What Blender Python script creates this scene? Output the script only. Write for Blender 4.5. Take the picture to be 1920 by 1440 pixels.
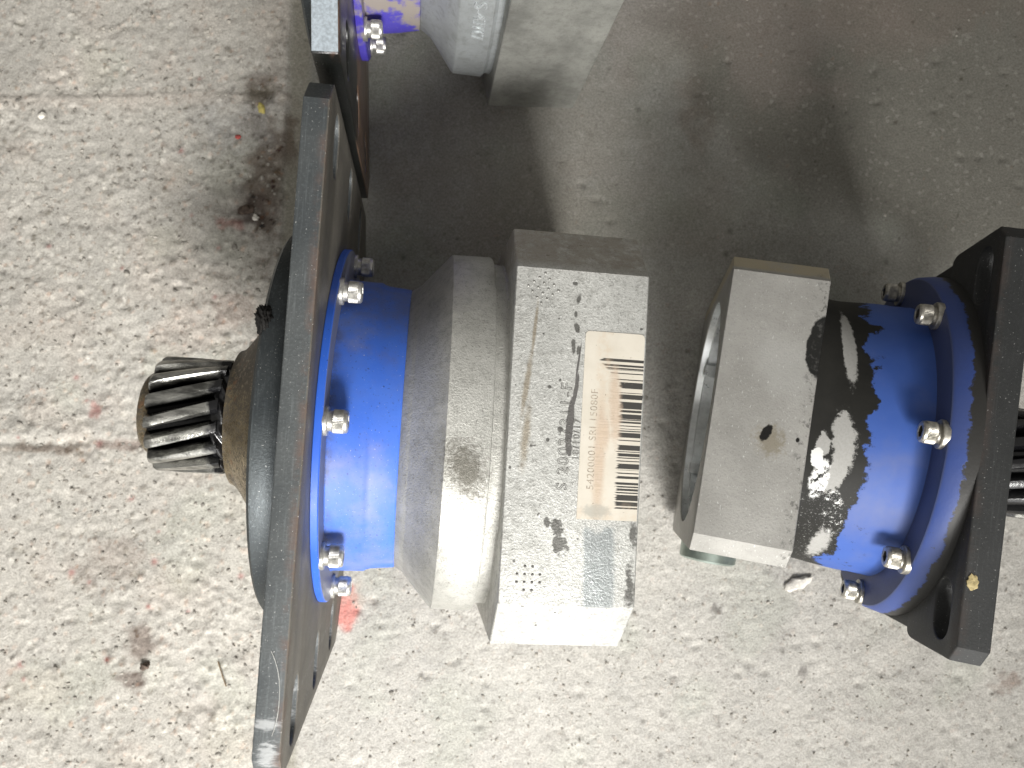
import bpy, bmesh, math, random
import numpy as np
from mathutils import Matrix, Vector

for o in list(bpy.data.objects):
    bpy.data.objects.remove(o)
S = bpy.context.scene
COL = S.collection

# ------------------------------------------------------------------ camera
CAM_H = 0.70
cd = bpy.data.cameras.new('camera')
cam = bpy.data.objects.new('camera', cd)
COL.objects.link(cam)
cd.sensor_width = 36.0
cd.lens = 1430.0 / 1920.0 * 36.0
cd.clip_start = 0.01
cd.clip_end = 100.0
UP = Vector((0.00161658, 0.07675692, 0.99704853))
XA = Vector((0.999998693, -0.000124084, -0.001611815))
YA = Vector((0.0, 0.997049829, -0.0767570158))
cam.matrix_world = Matrix(((XA[0], XA[1], XA[2], 0), (YA[0], YA[1], YA[2], 0),
                           (UP[0], UP[1], UP[2], CAM_H), (0, 0, 0, 1)))
cd.dof.use_dof = True
cd.dof.focus_distance = 0.47
cd.dof.aperture_fstop = 11.0
S.camera = cam

# ------------------------------------------------------------------ world + lamps
W = bpy.data.worlds.new('World')
S.world = W
W.use_nodes = True
bg = W.node_tree.nodes['Background']
bg.inputs['Color'].default_value = (1.0, 0.965, 0.90, 1)
bg.inputs['Strength'].default_value = 0.265


def area(name, loc, aim, sx, sy, power, color, spread=180):
    ld = bpy.data.lights.new(name, 'AREA')
    ld.shape = 'RECTANGLE'
    ld.size, ld.size_y = sx, sy
    ld.energy = power
    ld.color = color
    ld.spread = math.radians(spread)
    lo = bpy.data.objects.new(name, ld)
    COL.objects.link(lo)
    lo.location = loc
    lo.rotation_euler = (Vector(aim) - Vector(loc)).to_track_quat('-Z', 'Y').to_euler()
    return lo


# daylight falling in through the open doorway on the near side of the floor
area('doorway_light', (0.26, -1.66, 1.50), (-0.20, -0.14, 0.0), 0.74, 0.64, 9.3, (1.0, 0.985, 0.955), 51)
# the lower, dimmer part of the same opening, down to the floor
area('doorway_light_low', (0.05, -2.1, 0.62), (0.0, 0.0, 0.25), 2.2, 1.0, 12.0, (1.0, 0.99, 0.97), 150)
# added soft overhead fill, taking over part of the ambient light
area('overhead_fill', (0.0, -1.5, 2.6), (0.0, 0.1, 0.0), 2.6, 1.6, 20.0, (1.0, 0.98, 0.94), 180)

vs = S.view_settings
vs.view_transform = 'Standard'
vs.look = 'None'
vs.gamma = 1.0
vs.exposure = 0.0
S.cycles.use_denoising = True
S.cycles.max_bounces = 6
S.cycles.diffuse_bounces = 3
S.cycles.glossy_bounces = 3

# ------------------------------------------------------------------ node helper


class NT:
    def __init__(self, name):
        self.m = bpy.data.materials.new(name)
        self.m.use_nodes = True
        self.t = self.m.node_tree
        self.b = self.t.nodes['Principled BSDF']
        self.tc = self.t.nodes.new('ShaderNodeTexCoord')
        self.co = self.tc.outputs['Object']
        self.sx = self.t.nodes.new('ShaderNodeSeparateXYZ')
        self.t.links.new(self.co, self.sx.inputs[0])
        self.x, self.y, self.z = self.sx.outputs

    def lk(self, v, sock):
        if v is None:
            return
        if isinstance(v, bpy.types.NodeSocket):
            self.t.links.new(v, sock)
        else:
            if sock.type == 'RGBA' and not hasattr(v, '__len__'):
                v = (v, v, v, 1)
            elif sock.type == 'RGBA' and len(v) == 3:
                v = (*v, 1)
            sock.default_value = v

    def math(self, op, a, b=None, c=None, clamp=False):
        n = self.t.nodes.new('ShaderNodeMath')
        n.operation = op
        n.use_clamp = clamp
        self.lk(a, n.inputs[0])
        self.lk(b, n.inputs[1])
        self.lk(c, n.inputs[2])
        return n.outputs[0]

    def noise(self, scale, detail=4, rough=0.55, dist=0.0, co=None, stretch=None, off=0.0):
        n = self.t.nodes.new('ShaderNodeTexNoise')
        n.inputs['Scale'].default_value = scale
        n.inputs['Detail'].default_value = detail
        n.inputs['Roughness'].default_value = rough
        n.inputs['Distortion'].default_value = dist
        mp = self.t.nodes.new('ShaderNodeMapping')
        mp.inputs['Scale'].default_value = stretch or (1, 1, 1)
        mp.inputs['Location'].default_value = (off, off * 1.7, off * .3)
        self.t.links.new(co or self.co, mp.inputs[0])
        self.t.links.new(mp.outputs[0], n.inputs['Vector'])
        return n.outputs['Fac']

    def voro(self, scale, feature='F1', out='Distance', rnd=1.0):
        n = self.t.nodes.new('ShaderNodeTexVoronoi')
        n.feature = feature
        n.inputs['Scale'].default_value = scale
        n.inputs['Randomness'].default_value = rnd
        self.t.links.new(self.co, n.inputs['Vector'])
        return n.outputs[out]

    def ramp(self, v, a, b):
        n = self.t.nodes.new('ShaderNodeMapRange')
        n.interpolation_type = 'SMOOTHSTEP'
        self.lk(v, n.inputs['Value'])
        n.inputs['From Min'].default_value = a
        n.inputs['From Max'].default_value = b
        return n.outputs[0]

    def mix(self, f, a, b, mode='MIX'):
        n = self.t.nodes.new('ShaderNodeMix')
        n.data_type = 'RGBA'
        n.blend_type = mode
        self.lk(f, n.inputs[0])
        self.lk(a, n.inputs[6])
        self.lk(b, n.inputs[7])
        return n.outputs[2]

    def mixf(self, f, a, b):
        n = self.t.nodes.new('ShaderNodeMix')
        n.data_type = 'FLOAT'
        self.lk(f, n.inputs[0])
        self.lk(a, n.inputs[2])
        self.lk(b, n.inputs[3])
        return n.outputs[0]

    def mx(self, *a):
        r = a[0]
        for k in a[1:]:
            r = self.math('MAXIMUM', r, k)
        return r

    def blob(self, cx, cy, rx, ry, ang=0.0, soft=0.25, nz=None, amt=0.8, ax=('x', 'y')):
        """mask of a stain: a noisy ellipse in two object axes"""
        X = self.math('SUBTRACT', getattr(self, ax[0]), cx)
        Y = self.math('SUBTRACT', getattr(self, ax[1]), cy)
        c, s = math.cos(ang), math.sin(ang)
        U = self.math('MULTIPLY', self.math('ADD', self.math('MULTIPLY', X, c), self.math('MULTIPLY', Y, s)), 1 / rx)
        V = self.math('MULTIPLY', self.math('SUBTRACT', self.math('MULTIPLY', Y, c), self.math('MULTIPLY', X, s)), 1 / ry)
        d = self.math('SQRT', self.math('ADD', self.math('MULTIPLY', U, U), self.math('MULTIPLY', V, V)))
        if nz is not None:
            d = self.math('ADD', d, self.math('MULTIPLY', self.math('SUBTRACT', nz, 0.5), amt * 2))
        return self.math('SUBTRACT', 1.0, self.ramp(d, 1 - soft, 1 + soft))

    def bump(self, h, strength=0.3, dist=0.0005, prev=None):
        n = self.t.nodes.new('ShaderNodeBump')
        n.inputs['Strength'].default_value = strength
        n.inputs['Distance'].default_value = dist
        self.lk(h, n.inputs['Height'])
        if prev is not None:
            self.t.links.new(prev, n.inputs['Normal'])
        return n.outputs[0]

    def out(self, col=None, rough=None, metal=None, nrm=None, spec=None, coat=None):
        self.lk(col, self.b.inputs['Base Color'])
        self.lk(rough, self.b.inputs['Roughness'])
        self.lk(metal, self.b.inputs['Metallic'])
        if nrm is not None:
            self.lk(nrm, self.b.inputs['Normal'])
        if spec is not None:
            self.lk(spec, self.b.inputs['Specular IOR Level'])
        if coat is not None:
            self.lk(coat, self.b.inputs['Coat Weight'])
        return self.m


MAT = {}


def m_concrete():
    n = NT('concrete')
    a = n.t.nodes.new('ShaderNodeVertexColor')
    a.layer_name = 'tint'
    fine = n.noise(520, 5, 0.7)
    grit = n.noise(1400, 3, 0.7, off=3.1)
    agg = n.voro(330, out='Color')
    sp = n.t.nodes.new('ShaderNodeSeparateColor')
    n.t.links.new(agg, sp.inputs[0])
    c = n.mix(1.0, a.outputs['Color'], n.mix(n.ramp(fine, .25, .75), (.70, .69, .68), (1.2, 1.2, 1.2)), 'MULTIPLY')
    c = n.mix(n.math('MULTIPLY', n.ramp(sp.outputs[0], .95, .97), .12), c, (.60, .575, .53))          # pale grains of sand
    c = n.mix(n.math('MULTIPLY', n.ramp(sp.outputs[1], .95, .97), .2), c, (.12, .10, .085))   # dark grains
    b1 = n.bump(fine, .55, .0022)
    b2 = n.bump(grit, .35, .0009, b1)
    return n.out(c, .93, 0, b2, .25)


def m_steel_plate(name, c1, c2, rust, dust=.6, rough=.5, rust_amt=.6, metal=.25, zr=.153, rs=.5, face=None, fz=1.0, scuff=False):
    """black-oxide steel plate, dusty, rust along the arris on the body side"""
    n = NT(name)
    big = n.noise(22, 5, .6)
    fine = n.noise(600, 3, .7)
    brush = n.noise(260, 3, .6, stretch=(3.0, .12, 3.0))
    c = n.mix(n.ramp(big, .3, .7), c1, c2)
    hl = n.mix(1.0, c, (2.1, 2.1, 2.1), 'MULTIPLY')
    c = n.mix(n.math('MULTIPLY', n.ramp(fine, .5, .75), .5), c, hl)
    c = n.mix(n.math('MULTIPLY', n.ramp(brush, .52, .72), .45), c, hl)
    if face:
        fm = n.math('MULTIPLY', n.ramp(n.x, -.0012, -.0004), n.ramp(n.math('ADD', n.z, n.math('MULTIPLY', n.math('SUBTRACT', big, .5), .05)), fz, fz - .03))
        c = n.mix(n.math('MULTIPLY', fm, .85), c, n.mix(n.ramp(n.noise(40, 5, .7, off=5), .3, .7), face, tuple(k * .7 for k in face)))
    if scuff:
        s2 = n.noise(300, 4, .75, stretch=(.5, 2.2, 1), off=4)
        sf = n.mx(n.blob(-.0085, -.1545, .006, .0028, 0, .5, s2, 1.6), n.blob(-.0070, -.170, .0045, .006, 0, .5, s2, 1.9))
        c = n.mix(n.math('MULTIPLY', sf, .7), c, (.42, .43, .43))
    # rust: near the arris x=0, in patches
    edge = n.ramp(n.math('ABSOLUTE', n.math('ADD', n.x, .0012)), .0055, .0)
    rm = n.math('MULTIPLY', n.math('MULTIPLY', edge, n.ramp(n.z, zr - .012, zr - .002)), n.ramp(n.noise(45, 6, .75, off=1.3), .40, .60))
    rm2 = n.ramp(n.noise(34, 6, .72, off=7.7), .66, .78)
    rmask = n.math('MULTIPLY', n.mx(rm, n.math('MULTIPLY', rm2, rs)), rust_amt, clamp=True)
    c = n.mix(rmask, c, n.mix(n.noise(300, 3), rust, (.09, .045, .03)))
    sp = n.ramp(n.noise(900, 1, .5, off=4.2), .72, .76)
    c = n.mix(n.math('MULTIPLY', sp, dust), c, (.55, .55, .53))
    b = n.bump(n.math('ADD', fine, n.math('MULTIPLY', big, .6)), .25, .0007)
    return n.out(c, n.mixf(rmask, n.mixf(big, rough - .1, rough + .12), .85), n.mixf(rmask, metal, 0.0), b, .45)


def m_paint(name, c1, c2, dustc=(.25, .24, .22), dust=.25, rough=.38, off=0.0, bare=None, film=False):
    n = NT(name)
    big = n.noise(30, 4, .6, off=off)
    c = n.mix(n.ramp(big, .3, .7), c1, c2)
    c = n.mix(n.math('MULTIPLY', n.ramp(n.noise(18, 6, .65, off=off + 2), .5, .75 if dust < .9 else .58), dust), c, dustc)
    sp = n.ramp(n.noise(1000, 1, .5, off=off), .74, .77)
    c = n.mix(n.math('MULTIPLY', sp, .6), c, (.5, .5, .5))
    dk = n.ramp(n.noise(500, 1, .5, off=off + 9), .76, .79)
    c = n.mix(n.math('MULTIPLY', dk, .7), c, (.01, .012, .02))
    if film:
        fz = n.math('MULTIPLY', n.ramp(n.y, -.02, .08), n.ramp(n.noise(26, 6, .7, off=4), .38, .62))
        c = n.mix(n.math('MULTIPLY', fz, .38), c, (.13, .115, .105))
        gr = n.math('MULTIPLY', n.ramp(n.x, .012, .0055), n.ramp(n.noise(70, 6, .75, off=6), .40, .60))
        c = n.mix(n.math('MULTIPLY', gr, .55), c, (.05, .048, .05))
        c = n.mix(n.math('MULTIPLY', n.ramp(n.noise(620, 2, .6, off=8), .66, .70), .5), c, (.02, .03, .08))
    if bare:
        c = n.mix(n.math('MULTIPLY', n.ramp(n.x, bare, bare + .0003), .85), c, (.17, .165, .17))
    b = n.bump(n.noise(240, 4, .6, off=off), .12, .0006)
    return n.out(c, n.mixf(big, rough - .06, rough + .1), 0, b, .5)


def m_cast(name, c1=(.42, .42, .40), c2=(.28, .28, .265), metal=.75, rough=.42, grain=.35, spots=.5, off=0.0, soot=False):
    n = NT(name)
    big = n.noise(24, 5, .65, off=off)
    mid = n.noise(170, 5, .7, off=off)
    fine = n.noise(900, 3, .7, off=off)
    c = n.mix(n.ramp(big, .3, .7), c1, c2)
    c = n.mix(n.math('MULTIPLY', n.ramp(mid, .45, .72), .35), c, (.16, .155, .14))
    c = n.mix(n.math('MULTIPLY', n.ramp(fine, .55, .72), spots), c, (.09, .085, .075))
    if soot:
        sk = n.blob(.0865, -.022, .010, .016, .4, .6, n.noise(300, 5, .8, off=2), 1.6)
        c = n.mix(n.math('MULTIPLY', sk, .75), c, (.07, .062, .045))
    b = n.bump(fine, grain, .0007)
    b = n.bump(mid, grain * .6, .0009, b)
    return n.out(c, n.mixf(mid, rough - .08, rough + .14), metal, b, .4)


def m_simple(name, c, rough=.5, metal=0.0, spec=.5, bump=0.0, scale=400, var=.35):
    n = NT(name)
    v = n.noise(scale, 4, .65)
    col = n.mix(n.ramp(v, .3, .7), tuple(k * (1 - var) for k in c), tuple(min(1, k * (1 + var)) for k in c))
    b = n.bump(v, bump, .0006) if bump else None
    return n.out(col, n.mixf(v, max(.02, rough - .08), rough + .08), metal, b, spec)


def m_body1():
    """upper motor flange of the near left gearbox: fine cast skin with spatter, smears and torn residue"""
    n = NT('cast_alloy_flange')
    big = n.noise(28, 5, .6)
    mid = n.noise(160, 5, .7)
    fine = n.noise(800, 3, .75)
    mill = n.noise(500, 2, .5, stretch=(.15, 2.2, 1))
    c = n.mix(n.ramp(big, .3, .7), (.60, .60, .57), (.48, .48, .455))
    c = n.mix(n.math('MULTIPLY', n.ramp(mid, .48, .70), .55), c, (.25, .245, .225))
    c = n.mix(n.math('MULTIPLY', n.ramp(fine, .52, .68), .6), c, (.17, .165, .15))
    c = n.mix(n.math('MULTIPLY', n.ramp(n.noise(380, 4, .75, off=6), .55, .66), .5), c, (.80, .80, .77))
    c = n.mix(n.math('MULTIPLY', n.ramp(mill, .55, .7), .3), c, (.62, .62, .60))
    nz = n.noise(90, 4, .7, off=2.0)
    nz2 = n.noise(260, 4, .7, off=5.0)
    top = n.ramp(n.z, .1255, .1262)
    # brown oil streak
    st = n.mx(n.blob(.1215, .060, .0010, .016, -.06, .5, nz2, .5), n.blob(.1185, .028, .0016, .018, -.10, .6, nz2, .6),
              n.blob(.1195, -.002, .0022, .016, -.05, .7, nz2, .6))
    c = n.mix(n.math('MULTIPLY', n.math('MULTIPLY', st, top), .6), c, (.21, .155, .08))
    # torn grey residue beside the engraved code
    tr = n.mx(n.blob(.1450, .006, .0022, .0165, -.05, .1, nz2, .45), n.blob(.1474, .026, .0012, .010, -.12, .15, nz2, .4),
              n.blob(.1482, .043, .0006, .012, -.10, .2, nz2, .4), n.blob(.1455, -.008, .0016, .004, 0, .2, nz2, .4))
    c = n.mix(n.math('MULTIPLY', tr, top), c, (.105, .10, .095))
    # polished smear below the label, with a soft upper end
    smx = n.math('ADD', n.math('ADD', n.x, n.math('MULTIPLY', n.y, .045)), n.math('MULTIPLY', n.math('SUBTRACT', n.noise(120, 6, .75, off=9), .5), .005))
    sm = n.math('MULTIPLY', n.math('MULTIPLY', n.ramp(smx, .1525, .1550), n.ramp(smx, .1738, .1700)), n.ramp(n.math('ADD', n.y, n.math('MULTIPLY', n.math('SUBTRACT', nz, .5), .02)), -.049, -.056))
    c = n.mix(n.math('MULTIPLY', n.math('MULTIPLY', sm, top), .7), c, (.36, .39, .40))
    # black spatter
    bl = n.mx(n.blob(.1402, -.052, .0030, .006, .3, .2, nz2, 1.6), n.blob(.1430, -.063, .0040, .005, .2, .2, nz2, 1.9),
              n.blob(.1345, -.050, .0018, .003, 0, .2, nz2, 1.0), n.blob(.1395, .0035, .0017, .0017, 0, .3),
              n.blob(.1320, .0275, .0011, .0011, 0, .3), n.blob(.1325, -.003, .0011, .0012, 0, .3),
              n.blob(.1466, .080, .0012, .003, -.2, .3, nz2, .5), n.blob(.1440, .089, .0016, .0012, 0, .3, nz2, .5), n.blob(.1452, .071, .0010, .002, 0, .3, nz2, .6), n.blob(.1462, .063, .0016, .003, .2, .2, nz2, .8),
              n.blob(.1448, .052, .0012, .004, .1, .2, nz2, .9), n.blob(.1478, .050, .0011, .003, 0, .2, nz2, .7), n.blob(.1405, -.060, .0020, .002, 0, .2, nz2, .9), n.blob(.1380, .032, .0007, .0009, 0, .3),
              n.blob(.1855, -.055, .0026, .006, 0, .4, nz2, 1.8), n.blob(.1850, -.085, .0026, .012, 0, .5, nz2, 1.9))
    c = n.mix(n.math('MULTIPLY', n.math('MULTIPLY', bl, top), .8), c, (.06, .057, .05))
    pits = n.ramp(n.noise(210, 1, .4, off=11.0), .765, .785)
    c = n.mix(n.math('MULTIPLY', pits, .8), c, (.07, .066, .06))
    # far chamfer: its dull brown reflection painted into the colour
    gm = n.math('MULTIPLY', n.ramp(n.y, .094, .104), n.ramp(nz, .25, .55))
    c = n.mix(n.math('MULTIPLY', gm, .7), c, (.25, .215, .165))
    rough = n.mixf(n.math('MULTIPLY', sm, top), n.mixf(mid, .42, .60), .30)
    b = n.bump(fine, .45, .0007)
    b = n.bump(mid, .32, .0010, b)
    met = n.mixf(n.mx(gm, n.math('MULTIPLY', tr, top)), .62, .1)
    return n.out(c, rough, met, b, .4)


def m_body3():
    n = NT('milled_grey_flange')
    big = n.noise(26, 4, .6, off=8)
    fine = n.noise(700, 3, .7, off=8)
    flk = n.noise(420, 2, .5, stretch=(2.5, .8, 1), off=8)
    nz2 = n.noise(230, 4, .7, off=3.0)
    nzb = n.noise(70, 4, .65, off=6.0)
    c = n.mix(n.ramp(big, .3, .7), (.41, .40, .375), (.32, .312, .29))
    c = n.mix(n.math('MULTIPLY', n.ramp(fine, .5, .72), .35), c, (.19, .185, .18))
    c = n.mix(n.math('MULTIPLY', n.ramp(flk, .67, .72), .8), c, (.62, .62, .60))
    top = n.ramp(n.z, .0985, .0995)
    # pale scuff triangle, local y = -w
    sc = n.blob(.112, -.028, .016, .022, .7, .5, nzb, .5)
    c = n.mix(n.math('MULTIPLY', n.math('MULTIPLY', sc, top), .35), c, (.46, .46, .44))
    bl = n.blob(.0905, -.044, .0105, .0215, 0, .05, nzb, .25)
    blm = n.math('MULTIPLY', bl, top)
    c = n.mix(blm, c, (.014, .014, .013))
    hole = n.mx(n.blob(.1180, .0165, .0030, .0058, -.35, .15, nz2, .5), n.blob(.098, .018, .0012, .0016, 0, .3, nz2, .5))
    br = n.blob(.1150, .021, .0085, .009, .3, .5, nz2, 1.3)
    c = n.mix(n.math('MULTIPLY', n.math('MULTIPLY', br, top), .6), c, (.20, .165, .10))
    c = n.mix(n.math('MULTIPLY', hole, top), c, (.012, .011, .010))
    smd = n.math('MULTIPLY', n.ramp(n.x, .104, .093), n.ramp(nz2, .52, .66))
    c = n.mix(n.math('MULTIPLY', smd, .7), c, (.06, .058, .055))
    # ochre tone on the far chamfer
    gm = n.math('MULTIPLY', n.ramp(n.y, -.0895, -.0925), n.ramp(nzb, .15, .5))
    c = n.mix(n.math('MULTIPLY', gm, .8), c, (.40, .34, .22))
    b = n.bump(fine, .25, .0006)
    return n.out(c, n.mixf(blm, n.mixf(big, .40, .52), .5), n.mixf(n.mx(blm, gm), .5, 0.0), b, n.mixf(blm, .4, .15))


def coating(n):
    """black coating rubbed away in patches: colour, bare mask, chip mask"""
    nz = n.noise(80, 5, .7)
    nz2 = n.noise(330, 4, .75, off=2.0)
    nz3 = n.noise(700, 3, .7, off=4.0)
    nzm = n.noise(190, 8, .78, off=1.0)
    c = n.mix(nz, (.012, .012, .011), (.026, .025, .022))
    g = n.mx(n.blob(.0712, -.050, .0046, .026, .10, .12, nzm, .7), n.blob(.0690, .014, .0072, .020, .15, .12, nzm, .9),
             n.blob(.0700, .034, .0060, .014, -.2, .1, nzm, .9), n.blob(.0815, .018, .0042, .008, 0, .1, nzm, 1.0),
             n.blob(.0660, .082, .006, .010, 0, .3, nz2, .9))
    c = n.mix(g, c, n.mix(nz3, (.26, .255, .24), (.40, .395, .375)))
    w = n.mx(n.blob(.0838, .027, .0042, .0062, .2, .05, nzm, .8),
             n.math('MULTIPLY', n.blob(.0800, .040, .0058, .0135, -.12, .15, nzm, .7), n.ramp(n.noise(260, 6, .8, off=8), .44, .50)),
             n.math('MULTIPLY', n.blob(.0655, .060, .0060, .0150, .25, .2, nzm, .9), n.ramp(n.noise(200, 6, .8, off=12), .53, .57)))
    c = n.mix(w, c, (.66, .66, .64))
    fl = n.math('MULTIPLY', n.ramp(nz3, .60, .68), n.ramp(n.y, .035, .07))
    c = n.mix(n.math('MULTIPLY', fl, .8), c, (.33, .33, .32))
    return c, g, w


def m_blue3():
    n = NT('blue_paint_chipped')
    big = n.noise(30, 4, .6, off=5)
    nz = n.noise(110, 5, .7, off=1)
    nz2 = n.noise(300, 4, .7, off=2)
    c = n.mix(n.ramp(big, .3, .7), (.036, .092, .35), (.046, .106, .37))
    dust = n.math('MULTIPLY', n.ramp(n.noise(16, 5, .6, off=9), .48, .72), .28)
    c = n.mix(dust, c, (.20, .19, .20))
    # ragged black edge where the paint stops
    ed = n.ramp(n.math('ADD', n.math('ADD', n.x, n.math('MULTIPLY', n.math('SUBTRACT', n.noise(38, 3, .55, off=3), .5), .040)), n.math('MULTIPLY', n.math('SUBTRACT', n.noise(420, 5, .8, off=7), .5), .011)), .0538, .0556)
    sd = n.ramp(n.math('ADD', n.y, n.math('MULTIPLY', n.math('SUBTRACT', nz2, .5), .05)), .060, .075)
    ch = n.math('MULTIPLY', n.ramp(nz, .60, .66), n.math('MULTIPLY', sd, n.ramp(n.x, .030, .046)))
    k = n.mx(ed, ch)
    cc, g, w = coating(n)
    c = n.mix(k, c, cc)
    gk = n.math('MULTIPLY', n.mx(g, w), k)
    b = n.bump(n.math('ADD', n.math('ADD', n.math('MULTIPLY', k, .6), n.math('MULTIPLY', gk, -.6)), n.math('MULTIPLY', nz2, .25)), .35, .0006)
    return n.out(c, n.mixf(k, n.mixf(big, .52, .64), .55), n.math('MULTIPLY', w, .3), b, n.mixf(k, .4, .16))


def m_label():
    n = NT('grimy_paper_label')
    nz = n.noise(150, 5, .7)
    nz2 = n.noise(420, 4, .75, off=3)
    big = n.noise(45, 4, .6, off=6)
    c = n.mix(n.ramp(big, .3, .7), (.53, .49, .415), (.59, .55, .475))
    # barcode: random bars across the label, frayed where rubbed
    def bars(step, thr, seed):
        w = n.t.nodes.new('ShaderNodeTexWhiteNoise')
        w.noise_dimensions = '1D'
        n.t.links.new(n.math('ADD', n.math('FLOOR', n.math('DIVIDE', n.y, step)), seed), w.inputs['W'])
        return n.math('LESS_THAN', w.outputs['Value'], thr)
    bar = n.math('MAXIMUM', bars(.00062, .40, 5.5), n.math('MULTIPLY', bars(.0021, .50, 23.5), n.math('GREATER_THAN', n.math('FRACT', n.math('DIVIDE', n.y, .0021)), .36)))
    bar = n.math('MULTIPLY', n.math('MAXIMUM', bars(.0006, .44, 5.5), n.math('MULTIPLY', bars(.0036, .74, 31.5), n.math('GREATER_THAN', n.math('FRACT', n.math('DIVIDE', n.y, .0036)), .22))), n.math('SUBTRACT', 1.0, bars(.0007, .20, 47.5)))
    fray = n.noise(1, 2, .6, stretch=(30, 900, 1))
    lim = n.math('ADD', .1735, n.math('MULTIPLY', n.math('SUBTRACT', fray, .5), .006))
    lim = n.math('SUBTRACT', lim, n.math('MULTIPLY', n.ramp(n.y, .030, .046), .012))
    inx = n.ramp(n.math('SUBTRACT', n.x, lim), -.0006, .0012)
    iny = n.math('MULTIPLY', n.math('GREATER_THAN', n.y, -.0405), n.math('LESS_THAN', n.y, .0465))
    c2 = n.mix(n.math('MULTIPLY', n.math('MULTIPLY', bar, inx), n.math('MULTIPLY', iny, .97)), c, (.025, .024, .022))
    # a remnant of the bars on the upper left
    # rub marks: brown, wrinkled
    rb = n.mx(n.blob(.1712, .018, .0034, .020, .05, .5, nz, .9), n.blob(.1632, -.012, .0030, .034, .0, .5, nz, .9),
              n.blob(.1655, .002, .0032, .010, .0, .5, nz, .8))
    c2 = n.mix(n.math('MULTIPLY', rb, .75), c2, n.mix(nz2, (.34, .25, .17), (.58, .46, .36)))
    ty = n.math('MULTIPLY', n.mx(n.ramp(n.y, -.034, -.044), n.math('MULTIPLY', n.ramp(n.x, .157, .161), n.ramp(n.x, .170, .166))), n.ramp(nz, .42, .62))
    c2 = n.mix(n.math('MULTIPLY', ty, .4), c2, (.50, .39, .28))
    gs = n.blob(.163, -.0425, .008, .0035, 0, .4, nz2, .8)
    c2 = n.mix(n.math('MULTIPLY', gs, .7), c2, (.34, .33, .29))
    sp = n.ramp(n.noise(700, 1, .5, off=2), .74, .77)
    c2 = n.mix(n.math('MULTIPLY', sp, .7), c2, (.16, .13, .10))
    wr = n.noise(1, 3, .6, stretch=(60, 800, 1), off=3)
    b = n.bump(n.math('MULTIPLY', wr, n.math('ADD', rb, .1)), .35, .0006)
    return n.out(c2, .62, 0, b, .35)


def m_gear():
    n = NT('oily_gear_steel')
    v = n.noise(120, 4, .65, stretch=(.35, 1, 1))
    f = n.noise(700, 3, .7)
    c = n.mix(n.ramp(v, .35, .65), (.13, .13, .12), (.50, .495, .46))
    c = n.mix(n.ramp(n.noise(60, 5, .7, off=4), .66, .80), c, (.006, .006, .006))
    rr = n.math('SQRT', n.math('ADD', n.math('MULTIPLY', n.y, n.y), n.math('MULTIPLY', n.z, n.z)))
    c = n.mix(n.math('SUBTRACT', 1.0, n.ramp(n.math('ADD', rr, n.math('MULTIPLY', n.math('SUBTRACT', v, .5), .006)), .0335, .0378)), c, (.006, .006, .006))
    gr = n.ramp(n.math('ADD', n.x, n.math('MULTIPLY', n.math('SUBTRACT', n.noise(90, 3, .6, off=6), .5), .016)), -.082, -.077)
    c = n.mix(gr, c, (.006, .006, .007))
    b = n.bump(f, .25, .0008)
    return n.out(c, n.mixf(v, .14, .30), n.mixf(gr, .85, 0.0), b, .7)


def m_collar():
    n = NT('brown_varnished_steel')
    v = n.noise(50, 5, .7)
    c = n.mix(n.ramp(v, .3, .7), (.36, .29, .18), (.15, .12, .08))
    sp = n.ramp(n.math('ADD', n.math('ADD', n.noise(420, 4, .7, off=3), n.math('MULTIPLY', n.noise(40, 4, .7, off=5), .25)), n.math('MULTIPLY', n.ramp(n.y, -.03, .04), .17)), .60, .74)
    c = n.mix(n.math('MULTIPLY', sp, .8), c, (.03, .026, .022))
    ru = n.math('MULTIPLY', n.ramp(n.noise(120, 4, .7, off=8), .55, .66), n.ramp(n.x, -.052, -.062))
    c = n.mix(n.math('MULTIPLY', ru, .6), c, (.20, .095, .04))
    b = n.bump(n.noise(420, 4, .7, off=3), .3, .0006)
    return n.out(c, n.mixf(sp, .27, .6), n.mixf(sp, .8, .1), b)


MAT['concrete'] = m_concrete()
MAT['plate1'] = m_steel_plate('dusty_black_steel', (.058, .065, .068), (.088, .095, .096), (.19, .10, .065), .7, .54, .45, rs=.15, face=(.165, .150, .125), fz=.2, scuff=True)  # face: brown dust tone, lightened for light reflected off the floor
MAT['plate2'] = m_steel_plate('oiled_black_steel', (.008, .009, .008), (.016, .016, .015), (.24, .14, .10), .3, .30, .9, zr=.146, rs=1.0, metal=0.0, face=(.20, .125, .085), fz=.03)
MAT['plate3'] = m_steel_plate('matt_black_steel', (.017, .018, .018), (.026, .027, .027), (.04, .032, .026), .35, .55, .3, metal=0.0, zr=.1247, rs=.3)
MAT['disc'] = m_steel_plate('turned_dark_steel', (.045, .052, .056), (.062, .070, .072), (.10, .06, .03), .5, .46, .2, .55)
MAT['blue1'] = m_paint('blue_paint', (.036, .125, .56), (.048, .145, .58), dust=.45, rough=.50, off=1, film=True)
MAT['blue1f'] = m_paint('blue_paint_rim', (.022, .105, .56), (.030, .125, .60), dust=.35, off=3, bare=.0047)
MAT['blue2'] = m_paint('violet_blue_paint', (.075, .055, .50), (.10, .08, .50), (.34, .30, .27), 1.0, .5, off=7)
MAT['blue3'] = m_blue3()
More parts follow.
